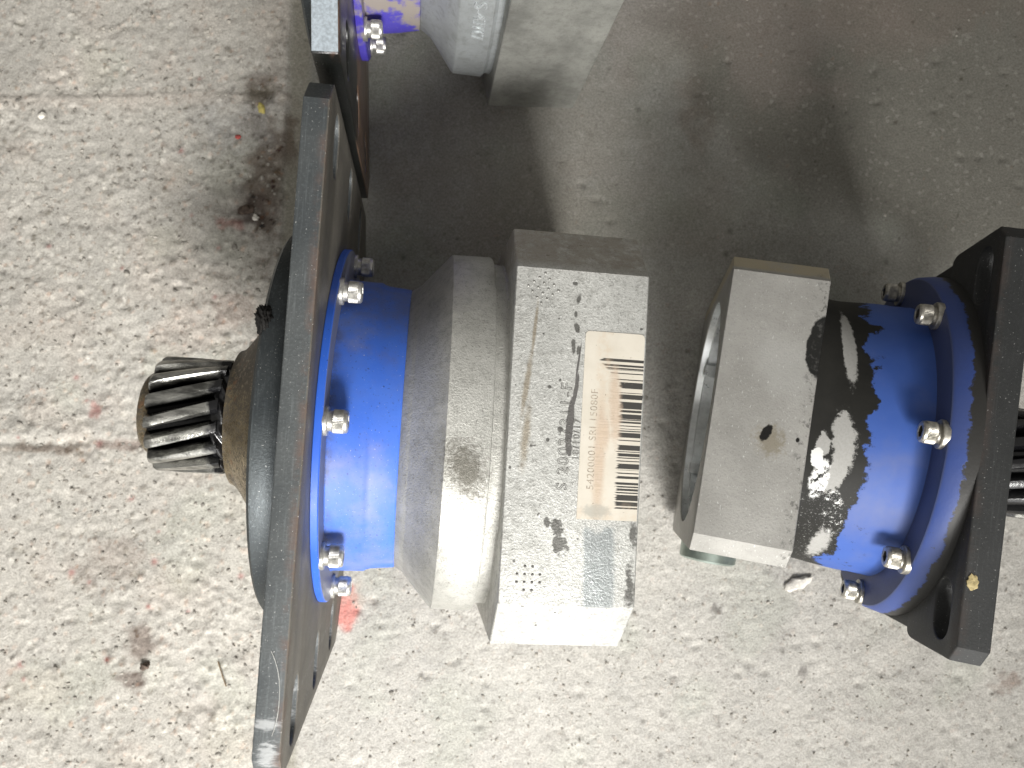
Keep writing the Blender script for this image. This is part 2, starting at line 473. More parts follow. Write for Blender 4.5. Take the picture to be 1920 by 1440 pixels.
def m_blue3f():
    n = NT('blue_paint_dulled')
    nz = n.noise(60, 6, .75, off=4)
    big = n.noise(22, 4, .6, off=9)
    c = n.mix(n.ramp(big, .3, .7), (.032, .066, .25), (.045, .072, .22))
    c = n.mix(n.math('MULTIPLY', n.ramp(n.x, .0160, .0172), .6), c, (.060, .068, .105))
    k = n.ramp(n.math('ADD', n.x, n.math('MULTIPLY', n.math('SUBTRACT', nz, .5), .016)), .0075, .0060)
    k = n.mx(k, n.ramp(nz, .66, .70))
    c = n.mix(k, c, (.024, .023, .021))
    b = n.bump(n.math('SUBTRACT', n.noise(300, 4, .7), k), .25, .0006)
    return n.out(c, n.mixf(big, .42, .6), 0, b, .45)


MAT['blue3f'] = m_blue3f()
MAT['cast1'] = m_cast('cast_alloy_housing', (.54, .535, .50), (.40, .395, .365), .52, .46, .6, .65, off=1, soot=True)
MAT['cast2'] = m_cast('pale_cast_housing', (.52, .55, .56), (.42, .44, .44), .45, .45, .2, .2, off=5)
MAT['body2'] = m_cast('dull_cast_flange', (.42, .42, .385), (.24, .24, .22), .35, .5, .35, .6, off=9)
MAT['body1'] = m_body1()
MAT['body3'] = m_body3()
MAT['label'] = m_label()
MAT['gear'] = m_gear()
MAT['collar'] = m_collar()
MAT['bolt'] = m_simple('nickel_bolt', (.50, .49, .46), .40, .75, .5, .15, 300, .3)
MAT['bolt3'] = m_simple('oily_bolt', (.44, .42, .37), .40, .75, .5, .15, 300, .35)
MAT['socket'] = m_simple('socket_shadow', (.06, .055, .05), .6, .5)
MAT['grease'] = m_simple('black_grease', (.007, .007, .008), .14, 0, .8, .6, 260, .4)
MAT['chrome'] = m_simple('machined_bore', (.74, .76, .76), .30, .85, .5, .1, 120, .12)
MAT['bore_dark'] = m_simple('dark_bore', (.03, .03, .03), .5, .3)
MAT['zinc'] = m_simple('zinc_plug', (.36, .42, .38), .32, .8, .5, .1, 60, .2)
MAT['engrave'] = m_simple('engraved_line', (.16, .155, .145), .6, .3, .3, 0, 900, .3)
MAT['dots'] = m_simple('cast_dots', (.34, .335, .315), .45, .6, .4, .2, 900, .2)
MAT['emboss'] = m_simple('raised_cast_letter', (.62, .65, .66), .42, .5, .4, .2, 500, .2)
MAT['ink'] = m_simple('faded_ink', (.36, .31, .25), .7, 0, .3, 0, 700, .5)
MAT['stone'] = m_simple('pale_stone', (.66, .63, .57), .9, 0, .3, .4, 200, .25)
MAT['grit'] = m_simple('sandy_grit', (.33, .31, .275), .92, 0, .3, .4, 60, .45)
MAT['dkstone'] = m_simple('sooty_crumb', (.10, .075, .06), .9, 0, .3, .5, 200, .5)
MAT['redchip'] = m_simple('red_paint_chip', (.36, .07, .06), .7, 0, .3, .3, 300, .3)
MAT['leaf'] = m_simple('yellow_leaf', (.45, .38, .12), .7, 0, .3, .3, 200, .3)
MAT['gold'] = m_simple('dry_yellow_flake', (.42, .34, .17), .6, 0, .4, .4, 300, .3)
MAT['fibre'] = m_simple('pale_fibre', (.55, .55, .52), .6)
MAT['wood'] = m_simple('dead_twig', (.16, .11, .06), .85, 0, .3, .4, 200, .3)

# ------------------------------------------------------------------ mesh helpers


def finish(me, smooth=35):
    if smooth:
        me.shade_smooth()
        me.set_sharp_from_angle(angle=math.radians(smooth))
    else:
        me.shade_flat()


def obj(name, me, mat, parent=None):
    o = bpy.data.objects.new(name, me)
    COL.objects.link(o)
    for m in (mat if isinstance(mat, (list, tuple)) else [mat]):
        me.materials.append(MAT[m])
    if parent is not None:
        o.parent = parent
    return o


def pydata(name, v, f, smooth=35):
    me = bpy.data.meshes.new(name)
    me.from_pydata(v, [], f)
    bm = bmesh.new()
    bm.from_mesh(me)
    bmesh.ops.recalc_face_normals(bm, faces=bm.faces)
    bm.to_mesh(me)
    bm.free()
    finish(me, smooth)
    return me


def loft(name, prof, n=128, e=2.0, caps=True, smooth=35, jitter=None):
    """rings along x: prof = [(x, r) or (x, r, exponent)]"""
    v, f = [], []
    for i, p in enumerate(prof):
        x, r = p[0], p[1]
        k = p[2] if len(p) > 2 else e
        for j in range(n):
            a = 2 * math.pi * j / n
            c, s = math.cos(a), math.sin(a)
            q = (abs(c) ** k + abs(s) ** k) ** (-1 / k)
            rr = r * q
            if jitter:
                rr += jitter(x, a)
            v.append((x, rr * s, rr * c))
    for i in range(len(prof) - 1):
        for j in range(n):
            a, b = i * n + j, i * n + (j + 1) % n
            f.append((a, b, b + n, a + n))
    if caps:
        f.append(tuple(range(n)))
        f.append(tuple(range((len(prof) - 1) * n, len(prof) * n)))
    return pydata(name, v, f, smooth)


def circle2(cx, cy, r, n=72):
    return [(cx + r * math.cos(2 * math.pi * i / n), cy + r * math.sin(2 * math.pi * i / n)) for i in range(n)]


def slot2(cx, cy, half, r, n=10):
    p = []
    for i in range(n + 1):
        a = -math.pi / 2 + math.pi * i / n
        p.append((cx + half - r + r * math.cos(a), cy + r * math.sin(a)))
    for i in range(n + 1):
        a = math.pi / 2 + math.pi * i / n
        p.append((cx - half + r + r * math.cos(a), cy + r * math.sin(a)))
    return p


def eval_curve(cu):
    o = bpy.data.objects.new('tmp', cu)
    COL.objects.link(o)
    bpy.context.view_layer.update()
    dg = bpy.context.evaluated_depsgraph_get()
    me = bpy.data.meshes.new_from_object(o.evaluated_get(dg))
    bpy.data.objects.remove(o)
    return me


def slab(name, x0, x1, loops, bevel=.0012, smooth=30):
    """sheet cut to the loops in (y, z), from x0 to x1, with rounded arrises"""
    cu = bpy.data.curves.new(name, 'CURVE')
    cu.dimensions = '2D'
    cu.fill_mode = 'BOTH'
    cu.extrude = (x1 - x0) / 2 - bevel
    cu.bevel_depth = bevel
    cu.bevel_resolution = 2
    cu.offset = -bevel
    for lp in loops:
        s = cu.splines.new('POLY')
        s.points.add(len(lp) - 1)
        for p, (y, z) in zip(s.points, lp):
            p.co = (y, z, 0, 1)
        s.use_cyclic_u = True
    me = eval_curve(cu)
    me.name = name
    me.transform(Matrix(((0, 0, 1, (x0 + x1) / 2), (1, 0, 0, 0), (0, 1, 0, 0), (0, 0, 0, 1))))
    bm = bmesh.new()
    bm.from_mesh(me)
    bmesh.ops.remove_doubles(bm, verts=bm.verts, dist=1e-6)
    bmesh.ops.recalc_face_normals(bm, faces=bm.faces)
    bm.to_mesh(me)
    bm.free()
    me.materials.clear()
    finish(me, smooth)
    return me


def text_mesh(name, body, size, outline=None, extrude=0.0002, spacing=1.0):
    cu = bpy.data.curves.new(name, 'FONT')
    cu.body = body
    cu.size = size
    cu.space_character = spacing
    cu.align_x = 'LEFT'
    cu.align_y = 'CENTER'
    if outline:
        cu.fill_mode = 'NONE'
        cu.bevel_depth = outline
        cu.bevel_resolution = 1
        cu.resolution_u = 4
    else:
        cu.extrude = extrude
    me = eval_curve(cu)
    me.materials.clear()
    me.name = name
    return me


def icos(r, sub, seed, squash=(1, 1, 1), amt=.35):
    rng = random.Random(seed)
    bm = bmesh.new()
    bmesh.ops.create_icosphere(bm, subdivisions=sub, radius=r)
    ph = [(rng.uniform(-1, 1), rng.uniform(-1, 1), rng.uniform(-1, 1), rng.uniform(0, 6)) for _ in range(6)]
    for v in bm.verts:
        n = v.co.normalized()
        k = 1 + amt * sum(math.sin(2.6 * (a * n.x + b * n.y + c * n.z) * (1 + .5 * i) + d) for i, (a, b, c, d) in enumerate(ph)) / 4
        v.co = Vector((v.co.x * k * squash[0], v.co.y * k * squash[1], v.co.z * k * squash[2]))
    me = bpy.data.meshes.new('rock')
    bm.to_mesh(me)
    bm.free()
    return me


def tag(o, label, cat, group=None, kind=None):
    if label:
        o['label'] = label
    if cat:
        o['category'] = cat
    if group:
        o['group'] = group
    if kind:
        o['kind'] = kind
    return o


# ------------------------------------------------------------------ floor
RNG = np.random.default_rng(7)


def vnoise(X, Y, wl, seed):
    r = np.random.default_rng(seed)
    T = r.random((256, 256))
    u, v = X / wl + 91.3, Y / wl + 47.9
    i, j = np.floor(u).astype(int), np.floor(v).astype(int)
    a, b = u - i, v - j
    a, b = a * a * (3 - 2 * a), b * b * (3 - 2 * b)
    i0, i1, j0, j1 = i % 256, (i + 1) % 256, j % 256, (j + 1) % 256
    return (T[i0, j0] * (1 - a) + T[i1, j0] * a) * (1 - b) + (T[i0, j1] * (1 - a) + T[i1, j1] * a) * b - .5


def rnoise(X, Y, wl, seed, ang=.6):
    c, s = math.cos(ang), math.sin(ang)
    return vnoise(X * c + Y * s, Y * c - X * s, wl, seed)


def sst(v, a, b):
    t = np.clip((v - a) / (b - a), 0, 1)
    return t * t * (3 - 2 * t)


def ground():
    dx = .0017
    xi = np.arange(-.60, .6001, dx)
    yi = np.arange(-.40, .5301, dx)
    ext = np.array([.01, .03, .08, .2, .5, 1.2, 2.4])
    xs = np.concatenate([xi[0] - ext[::-1], xi, xi[-1] + ext])
    ys = np.concatenate([yi[0] - ext[::-1], yi, yi[-1] + ext])
    X, Y = np.meshgrid(xs, ys, indexing='ij')
    wob = .006 * vnoise(X, Y, .06, 50) + .003 * vnoise(X, Y, .02, 51)
    joint = -.214 + wob * .8 + .012 * (Y - .2)
    L = 1 - sst(X, joint - .004, joint + .004)                       # old rough slab on the left
    strip = (1 - L) * (1 - sst(X, -.196, -.186))                     # trowelled strip along the joint
    low = 1 - sst(Y + .05 * vnoise(X, Y, .12, 52), -.02, .20)          # coarser towards the near side
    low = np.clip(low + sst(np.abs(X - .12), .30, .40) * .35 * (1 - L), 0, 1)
    n = lambda wl, sd, an=.6: rnoise(X, Y, wl, sd, an)
    coarse = n(.030, 1) * 1.0 + n(.014, 2) * 1.1
    crumb = n(.0085, 3, .4) * 1.0 + n(.0052, 4, .9) * .9
    fine = n(.0038, 5, .2) * .8
    ridg = -np.abs(n(.011, 6, .3)) * 2.0 + .5 - np.abs(n(.0065, 7, 1.1)) * 1.3
    left_h = .0014 * coarse + .0009 * crumb + .0008 * fine + .0007 * ridg
    patch = sst(n(.05, 8), -.1, .25)
    left_h *= .55 + .75 * patch
    lo_h = .0004 * coarse + .0004 * crumb + .0008 * fine + .0006 * n(.0044, 12, .75)
    hi_h = .0005 * coarse + .00022 * crumb + .00022 * fine
    Z = L * left_h + (1 - L) * (low * lo_h + (1 - low) * hi_h)
    Z = Z * (1 - .85 * strip)
    # aggregate standing proud of the worn surface
    AGG = np.zeros_like(Z)
    AGC = np.zeros(Z.shape + (3,))
    kinds = np.array([[.05, .05, .045], [.10, .095, .085], [-.07, -.07, -.065], [-.13, -.13, -.125], [.03, -.01, -.025], [.0, .0, .0], [-.03, -.03, -.035]])
    for k in range(26000):
        a, b = RNG.uniform(-.54, .54), RNG.uniform(-.35, .48)
        lf = a < -.214
        if not lf and b > .10 and RNG.random() < (.75 if b < .2 else .94):
            continue
        r = RNG.uniform(.0011, .0027) if lf else RNG.uniform(.0010, .0020)
        if lf and RNG.random() < .06:
            r *= 1.6
        i0, i1 = np.searchsorted(xs, (a - 1.6 * r, a + 1.6 * r))
        j0, j1 = np.searchsorted(ys, (b - 1.6 * r, b + 1.6 * r))
        if i1 - i0 < 2 or j1 - j0 < 2:
            continue
        an = RNG.uniform(0, 3.14)
        ca, sa = math.cos(an), math.sin(an)
        ex = RNG.uniform(.65, 1.0)
        U = (X[i0:i1, j0:j1] - a) * ca + (Y[i0:i1, j0:j1] - b) * sa
        V = ((Y[i0:i1, j0:j1] - b) * ca - (X[i0:i1, j0:j1] - a) * sa) / ex
        t = np.clip(1 - (U * U + V * V) / r ** 2, 0, 1)
        hgt = RNG.uniform(.18, .42) * (1 if RNG.random() < .72 else -.8)
        AGG[i0:i1, j0:j1] += r * hgt * np.sqrt(t) * (1.0 if lf else .8)
        AGC[i0:i1, j0:j1] += (np.minimum(t * 3, 1))[..., None] * kinds[RNG.integers(len(kinds))] * (1.0 if lf else .55)
    Z += np.clip(AGG, -.0022, .0026)
    # pits
    npit = 900
    px = RNG.uniform(-.55, .55, npit)
    py = RNG.uniform(-.36, .50, npit)
    pr = RNG.uniform(.0018, .0048, npit)
    for a, b, r in zip(px, py, pr):
        if a > -.2 and b > .1 and RNG.random() < .55:
            continue
        i0, i1 = np.searchsorted(xs, (a - 3 * r, a + 3 * r))
        j0, j1 = np.searchsorted(ys, (b - 3 * r, b + 3 * r))
        d2 = ((X[i0:i1, j0:j1] - a) ** 2 * 1.0 + (Y[i0:i1, j0:j1] - b) ** 2 * 1.6) / r ** 2
        Z[i0:i1, j0:j1] -= r * .42 * np.exp(-d2 * 1.2)
    # left slab: cold joint with a lip, and a trowel ridge higher up
    ly = Y - (.0 + .006 * vnoise(X, Y, .05, 60) + .004 * vnoise(X, Y, .013, 61) - .02 * (X + .35))
    brk = sst(vnoise(X, Y, .045, 62), -.25, .1)
    Z -= L * (.0020 * np.exp(-(ly / .0035) ** 2) * (.4 + .6 * brk))
    Z += L * .0012 * np.exp(-((ly - .014) / .009) ** 2)
    ty = Y - (.330 + .012 * (X + .35) + .004 * vnoise(X, Y, .07, 63))
    Z += L * .0016 * sst(-ty, -.002, .004) * np.exp(-np.clip(-ty, 0, 1) / .03)
    smooth_band = np.exp(-((ty + .006) / .008) ** 2) * L
    Z -= (1 - L) * .0015 * strip + .0 * X
    # joint gap
    Z -= .0012 * np.exp(-((X - joint) / .002) ** 2) * (Y > -.5)
    Z -= .0016
    # ---- albedo: stains, aggregate, old paint and broader tone patches
    base = np.array([.43, .395, .355])
    left_c = np.array([.465, .445, .405])
    low_c = np.array([.455, .440, .408])
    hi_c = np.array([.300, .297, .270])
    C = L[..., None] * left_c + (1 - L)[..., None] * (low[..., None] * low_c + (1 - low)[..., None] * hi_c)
    blot = n(.055, 20) * .5 + n(.022, 21) * .5 + n(.009, 22, .2) * .5
    C *= (1 + .22 * blot)[..., None]
    pink = sst(n(.035, 23, .1), .05, .4) * L
    C += pink[..., None] * np.array([.008, -.004, -.008])
    grn = sst(n(.04, 24, .8), .1, .4)
    C += grn[..., None] * np.array([-.014, -.004, -.012])
    gry = sst(n(.016, 27, .5), .12, .4)
    C = C * (1 - .12 * gry[..., None]) + .12 * gry[..., None] * np.array([.33, .33, .325])
    sc = C * 0 + np.array([.30, .285, .235])
    C = C * (1 - .8 * strip[..., None]) + sc * .8 * strip[..., None]
    C = C * (1 - .5 * smooth_band[..., None]) + np.array([.50, .45, .40]) * .5 * smooth_band[..., None]

    def tint_patch(cx, cy, rx, ry, col, k, wl=.02, amt=1.2, sd=70, soft=.5):  # noisy ellipse of colour: stains, paint remains and broad darker areas
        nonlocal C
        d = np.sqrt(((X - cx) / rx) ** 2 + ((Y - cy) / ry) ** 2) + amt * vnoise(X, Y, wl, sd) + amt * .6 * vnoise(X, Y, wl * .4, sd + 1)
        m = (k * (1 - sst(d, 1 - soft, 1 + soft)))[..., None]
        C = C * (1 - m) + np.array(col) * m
    tint_patch(-.230, .255, .018, .075, (.10, .07, .05), .75, sd=71)
    tint_patch(-.246, .212, .016, .020, (.07, .05, .045), .8, .012, sd=73)
    tint_patch(-.262, .205, .010, .006, (.33, .12, .10), .5, .01, sd=75)
    tint_patch(-.238, .330, .014, .012, (.10, .085, .06), .8, .012, sd=77)
    tint_patch(-.255, .30, .028, .022, (.30, .30, .29), .5, sd=79)
    tint_patch(-.300, .105, .03, .018, (.38, .29, .24), .25, sd=81)
    tint_patch(-.255, .125, .02, .015, (.30, .20, .16), .3, .012, sd=83)
    tint_patch(-.345, -.002, .030, .005, (.20, .14, .115), .6, .012, sd=85)
    tint_patch(-.44, -.006, .040, .004, (.17, .13, .10), .7, .012, sd=87)
    tint_patch(-.380, .030, .006, .009, (.30, .08, .07), .6, .006, sd=89)
    tint_patch(-.330, -.18, .016, .012, (.15, .11, .09), .7, .012, sd=93)
    tint_patch(-.34, -.215, .010, .008, (.12, .085, .07), .7, .01, sd=95)
    tint_patch(-.36, -.105, .03, .02, (.26, .22, .19), .5, sd=97)
    tint_patch(-.147, -.148, .015, .019, (.62, .20, .17), .75, .012, .8, sd=99, soft=.3)
    tint_patch(-.140, -.141, .011, .010, (.45, .38, .33), .6, .008, sd=101)
    tint_patch(.175, .315, .016, .026, (.16, .11, .085), .4, sd=103)
    tint_patch(.44, .385, .265, .215, (.125, .119, .100), .80, .10, .30, sd=105, soft=.12)  # broad darker area over the far right of the floor
    tint_patch(.20, .40, .14, .05, (.25, .21, .19), .35, .04, sd=107)
    tint_patch(.385, .415, .10, .04, (.20, .155, .13), .25, .03, sd=109)
    tint_patch(.445, -.215, .010, .008, (.24, .18, .15), .6, .008, sd=111)
    tint_patch(.262, -.205, .004, .005, (.15, .14, .13), .7, .004, sd=113)
    tint_patch(.185, -.150, .004, .004, (.13, .12, .11), .7, .004, sd=115)
    tint_patch(.025, .28, .10, .10, (.23, .205, .175), .35, .05, sd=117, soft=.6)
    tint_patch(.05, .20, .14, .06, (.24, .215, .185), .35, .05, sd=119, soft=.6)
    for _ in range(26):                                              # flecks of old red paint
        a, b = RNG.uniform(-.5, -.22), RNG.uniform(-.28, .4)
        r = RNG.uniform(.0012, .0032)
        i0, i1 = np.searchsorted(xs, (a - 3 * r, a + 3 * r))
        j0, j1 = np.searchsorted(ys, (b - 3 * r, b + 3 * r))
        d2 = ((X[i0:i1, j0:j1] - a) ** 2 + (Y[i0:i1, j0:j1] - b) ** 2) / r ** 2
        m = (.65 * np.exp(-d2))[..., None]
        C[i0:i1, j0:j1] = C[i0:i1, j0:j1] * (1 - m) + np.array([.36, .11, .10]) * m
    for _ in range(130):                                             # dark specks
        a, b = RNG.uniform(-.5, .5), RNG.uniform(-.3, .45)
        r = RNG.uniform(.0010, .0026)
        i0, i1 = np.searchsorted(xs, (a - 3 * r, a + 3 * r))
        j0, j1 = np.searchsorted(ys, (b - 3 * r, b + 3 * r))
        d2 = ((X[i0:i1, j0:j1] - a) ** 2 + (Y[i0:i1, j0:j1] - b) ** 2) / r ** 2
        m = (.7 * np.exp(-d2))[..., None]
        C[i0:i1, j0:j1] = C[i0:i1, j0:j1] * (1 - m) + np.array([.09, .085, .075]) * m
    C = C + np.clip(AGC, -.2, .16)
    C = np.clip(C, .03, .78)
    nx, ny = X.shape
    me = bpy.data.meshes.new('concrete_floor')
    co = np.stack([X, Y, Z], -1).reshape(-1, 3)
    idx = np.arange(nx * ny).reshape(nx, ny)
    q = np.stack([idx[:-1, :-1], idx[1:, :-1], idx[1:, 1:], idx[:-1, 1:]], -1).reshape(-1, 4)
    me.vertices.add(len(co))
    me.vertices.foreach_set('co', co.ravel())
    me.loops.add(q.size)
    me.loops.foreach_set('vertex_index', q.ravel().astype(np.int32))
    me.polygons.add(len(q))
    me.polygons.foreach_set('loop_start', (np.arange(len(q)) * 4).astype(np.int32))
    me.update(calc_edges=True)
    me.validate()
    me.shade_smooth()
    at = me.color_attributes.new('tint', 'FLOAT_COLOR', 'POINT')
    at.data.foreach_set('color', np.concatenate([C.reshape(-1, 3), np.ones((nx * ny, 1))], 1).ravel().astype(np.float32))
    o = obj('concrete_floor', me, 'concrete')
    o['kind'] = 'structure'
    return xs, ys, Z


GX, GY, GZ = ground()


def gz(x, y):
    return float(GZ[np.searchsorted(GX, x), np.searchsorted(GY, y)])


# ------------------------------------------------------------------ gearboxes
def root(name, px, py, zc, yaw, t, r, label, group='servo gearboxes lying on the floor'):
    yaw, t, r = map(math.radians, (yaw, t, r))
    dx = Vector((math.cos(yaw), math.sin(yaw), 0))
    a = dx * math.cos(t) - Vector((0, 0, math.sin(t)))
    h = dx * math.sin(t) + Vector((0, 0, math.cos(t)))
    w = a.cross(h)
    w2 = w * math.cos(r) + h * math.sin(r)
    h2 = h * math.cos(r) - w * math.sin(r)
    e = bpy.data.objects.new(name, None)
    e.empty_display_size = .05
    COL.objects.link(e)
    y = -w2
    e.matrix_world = Matrix(((a.x, y.x, h2.x, px), (a.y, y.y, h2.y, py), (a.z, y.z, h2.z, zc), (0, 0, 0, 1)))
    tag(e, label, 'gearbox', group)
    return e


def bolt_mesh(name, base_r=.0082, base_l=.0028, neck_l=.0022, head_l=.0088, head_r=.0069):
    """socket head cap screw: washer face, neck, knurled head, hexagon socket; along +x from 0"""
    n = 96
    rings = []

    def ring(x, r, knurl=0.0):
        rings.append([(x, (r + (knurl if j % 2 else 0.0)) * math.sin(2 * math.pi * j / n),
                       (r + (knurl if j % 2 else 0.0)) * math.cos(2 * math.pi * j / n)) for j in range(n)])
    ring(-.001, base_r)
    ring(base_l * .8, base_r)
    ring(base_l, base_r - .0004)
    ring(base_l, head_r - .0008)
    ring(base_l + neck_l, head_r - .0008)
    x = base_l + neck_l
    ring(x, head_r - .0003)
    ring(x + .0006, head_r - .0001)
    ring(x + .0007, head_r - .0003, .00038)
    ring(x + head_l * .72, head_r - .0003, .00038)
    ring(x + head_l * .73, head_r - .0001)
    ring(x + head_l * .9, head_r - .0002)
    ring(x + head_l, head_r - .0011)
    hexr = head_r * .56

    def hexring(xx, s=1.0):
        r = []
        for j in range(n):
            a = 2 * math.pi * j / n
            k = math.cos(math.pi / 6) / math.cos((a % (math.pi / 3)) - math.pi / 6)
            r.append((xx, hexr * s * k * math.sin(a), hexr * s * k * math.cos(a)))
        rings.append(r)
    hexring(x + head_l, 1.06)
    hexring(x + head_l - .0004)
    hexring(x + head_l * .4)
    v = [p for r in rings for p in r]
    f = []
    for i in range(len(rings) - 1):
        for j in range(n):
            a, b = i * n + j, i * n + (j + 1) % n
            f.append((a, b, b + n, a + n))
    f.append(tuple(range((len(rings) - 1) * n, len(rings) * n)))
    me = pydata(name, v, f, 30)
    me.materials.clear()
    k0 = (len(rings) - 3) * n
    for p in me.polygons:
        if min(p.vertices) >= k0 + n - n and all(vi >= k0 + n for vi in p.vertices):
            p.material_index = 1
    return me


def bolts(parent, x, R, d, mats, me):
    for k in range(8):
        a = math.radians(45 * k + d)
        o = bpy.data.objects.new('bolt', me)
        COL.objects.link(o)
        if not me.materials:
            for m in mats:
                me.materials.append(MAT[m])
        o.parent = parent
        # local y = -w ; w = R sin, h = R cos
        o.location = (x, -R * math.sin(a), R * math.cos(a))
        o.rotation_euler = (math.radians(17 * k + 5), 0, 0)


def pinion(parent, x0=-.1209, x1=-.0735, ro=.0403, ri=.0305, N=16, twist=.40):
    """helical pinion with rounded tooth ends"""
    per = 10
    n = N * per
    prof = [0, .0, .62, .97, 1, 1, 1, .97, .62, .0]
    steps = [(0, .55, .0008), (.025, .86, 0), (.07, 1.0, 0)] + [(.07 + .93 * i / 12, 1.0, 0) for i in range(1, 13)]
    v, f = [], []
    for (s, k, _) in steps:
        x = x0 + (x1 - x0) * s
        for j in range(n):
            a = 2 * math.pi * j / n + twist * s
            r = ri + (ro - ri) * prof[j % per] * k - (0.0012 if s == 0 else 0)
            v.append((x, r * math.sin(a), r * math.cos(a)))
    for i in range(len(steps) - 1):
        for j in range(n):
            a, b = i * n + j, i * n + (j + 1) % n
            f.append((a, b, b + n, a + n))
    f.append(tuple(range(n)))
    f.append(tuple(range((len(steps) - 1) * n, len(steps) * n)))
    g = obj('pinion', pydata('pinion', v, f, 40), 'gear', parent)
    obj('shaft_tip', loft('shaft_tip', [(x0 + .002, .0300), (x0 - .004, .0290), (x0 - .0072, .0262), (x0 - .0092, .020), (x0 - .0098, .010), (x0 - .0099, .002)], 64), 'collar', g)
    rng = random.Random(3)
    ph = [(rng.randint(3, 23), rng.uniform(0, 6.28), rng.uniform(200, 900)) for _ in range(14)]

    def jit(x, a):
        return .0013 * sum(math.sin(k * a + p + q * x) for k, p, q in ph) / 3.2
    pr = [(x1 - .0052, .0300)] + [(x1 - .0046 + .0115 * i / 22, .0372 - .0032 * abs(i / 11 - .9) ** 2) for i in range(23)] + [(x1 + .0085, .030)]
    obj('grease', loft('grease', pr, 220, jitter=jit, smooth=70), 'grease', g)
    return g


def output_side(parent, T, disc_r, disc_x, gear=True, mdisc='disc', small=False):
    d = [(-T + .0005, disc_r - .001), (-T - .001, disc_r), (disc_x + .0018, disc_r), (disc_x, disc_r - .0022), (disc_x, disc_r - .0533 if not small else .03)]
    obj('pilot_disc', loft('pilot_disc', d, 200), mdisc, parent)
    if small:
        obj('collar', loft('collar', [(disc_x + .001, .062), (disc_x - .008, .060), (disc_x - .012, .055), (disc_x - .0125, .030)], 128), 'collar', parent)
        pinion(parent, x0=-.102, x1=-.0475)
        return
    c = [(disc_x + .001, .0800), (disc_x - .004, .0795), (disc_x - .0105, .0772), (disc_x - .0120, .0740), (disc_x - .0155, .0690), (disc_x - .027, .0530),
         (disc_x - .0310, .0485), (disc_x - .0340, .0475), (disc_x - .0345, .0455), (disc_x - .0350, .030)]
    obj('collar', loft('collar', c, 128), 'collar', parent)
    if gear:
        pinion(parent)


def plate_outline(Pw, Ph, cp, cb, step=None):
    """y,z outline; optional narrower lower half (step = (z, inset))"""
    if step is None:
        p = [(-Pw + cp, Ph), (-Pw, Ph - cp), (-Pw, -Ph + cb), (-Pw + cb, -Ph), (Pw - cb, -Ph), (Pw, -Ph + cb), (Pw, Ph - cp), (Pw - cp, Ph)]
        return p[::-1]
    zs, ins = step
    arc = [(ins * (1 - math.cos(a)), -ins * 1.8 * math.sin(a)) for a in (0, .35, .7, 1.05, 1.57)]
    left = [(-Pw + dx, zs + dz) for dx, dz in arc]
    right = [(Pw - dx, zs + dz) for dx, dz in arc]
    p = [(-Pw + cp, Ph), (-Pw, Ph - cp)] + left + [(-Pw + ins, -Ph + cb), (-Pw + cb, -Ph), (Pw - cb, -Ph), (Pw - ins, -Ph + cb)] + right[::-1] + [(Pw, Ph - cp), (Pw - cp, Ph)]
    return p[::-1]


def octagon(S_, c):
    H = S_ / 2
    return [(-H + c, -H), (H - c, -H), (H, -H + c), (H, H - c), (H - c, H), (-H + c, H), (-H, H - c), (-H, -H + c)]


def emblem(parent, cx, cy, z, ang, pitch, mat='engrave', tail=True):
    bm = bmesh.new()
    for i in range(4):
        for j in range(4):
            if tail and (i in (0, 3)) and (j in (0, 3)):
                continue
            u, v = (i - 1.5) * pitch, (j - 1.5) * pitch
            x = cx + u * math.cos(ang) - v * math.sin(ang)
            y = cy + u * math.sin(ang) + v * math.cos(ang)
            m = Matrix.Translation((x, y, z)) @ Matrix.Diagonal((1, 1, .7, 1))
            bmesh.ops.create_icosphere(bm, subdivisions=2, radius=pitch * .20, matrix=m)
    me = bpy.data.meshes.new('dot_emblem')
    bm.to_mesh(me)
    bm.free()
    me.shade_smooth()
    o = obj('dot_emblem', me, mat, parent)
    o['kind'] = 'stuff'
    o['label'] = 'cast emblem of small dots on the flange'
    return o


def put_text(name, body, size, parent, loc, rot, mat, **k):
    me = text_mesh(name, body, size, **k)
    o = obj(name, me, mat, parent)
    o.location = loc
    o.rotation_euler = rot
    return o


# ---- first gearbox: large, left of centre
G1 = root('gearbox', -.1253, .014, .1503, -3.2059, 7.0285, -.48,
          'large gearbox with barcode label, blue ring and long black plate, pinion pointing left')
T1 = .0143
outl = plate_outline(.1869, .1532, .0145, .032)
slots = [slot2(s * .161, z, .0190, .0120) for s in (-1, 1) for z in (.113, .020, -.073)]
obj('mounting_plate', slab('mounting_plate', -T1, 0, [outl] + slots, .0009), 'plate1', G1)
output_side(G1, T1, .1323, -.0335)
obj('blue_flange', loft('blue_flange', [(-.0004, .1225), (.0004, .1238), (.0042, .1238), (.0050, .1230), (.0052, .098)], 200), 'blue1f', G1)
obj('blue_housing', loft('blue_housing', [(.0045, .1040), (.0052, .1032), (.0062, .1028), (.0270, .1024), (.0290, .1012), (.0320, .1004), (.0470, .0992), (.0479, .0986), (.0480, .09)], 200), 'blue1', G1)
obj('cone_housing', loft('cone_housing', [(.0470, .0965, 2.0), (.0480, .0985, 2.0), (.0535, .1022, 2.0), (.0540, .1026, 2.0), (.0640, .1135, 2.15), (.0738, .1236, 2.35), (.0742, .1239, 2.35),
                                          (.0990, .1239, 2.45), (.1005, .1232, 2.45), (.1010, .1195, 2.45), (.1075, .1185, 2.5), (.1098, .1190, 2.6)], 240), 'cast1', G1)
fl1 = obj('motor_flange', slab('motor_flange', .1087, .1886, [octagon(.2534, .0301), circle2(0, 0, .088)], .0016), 'body1', G1)
obj('bore', loft('bore', [(.112, .086), (.150, .0875), (.186, .0879)], 96, caps=True), 'bore_dark', G1)
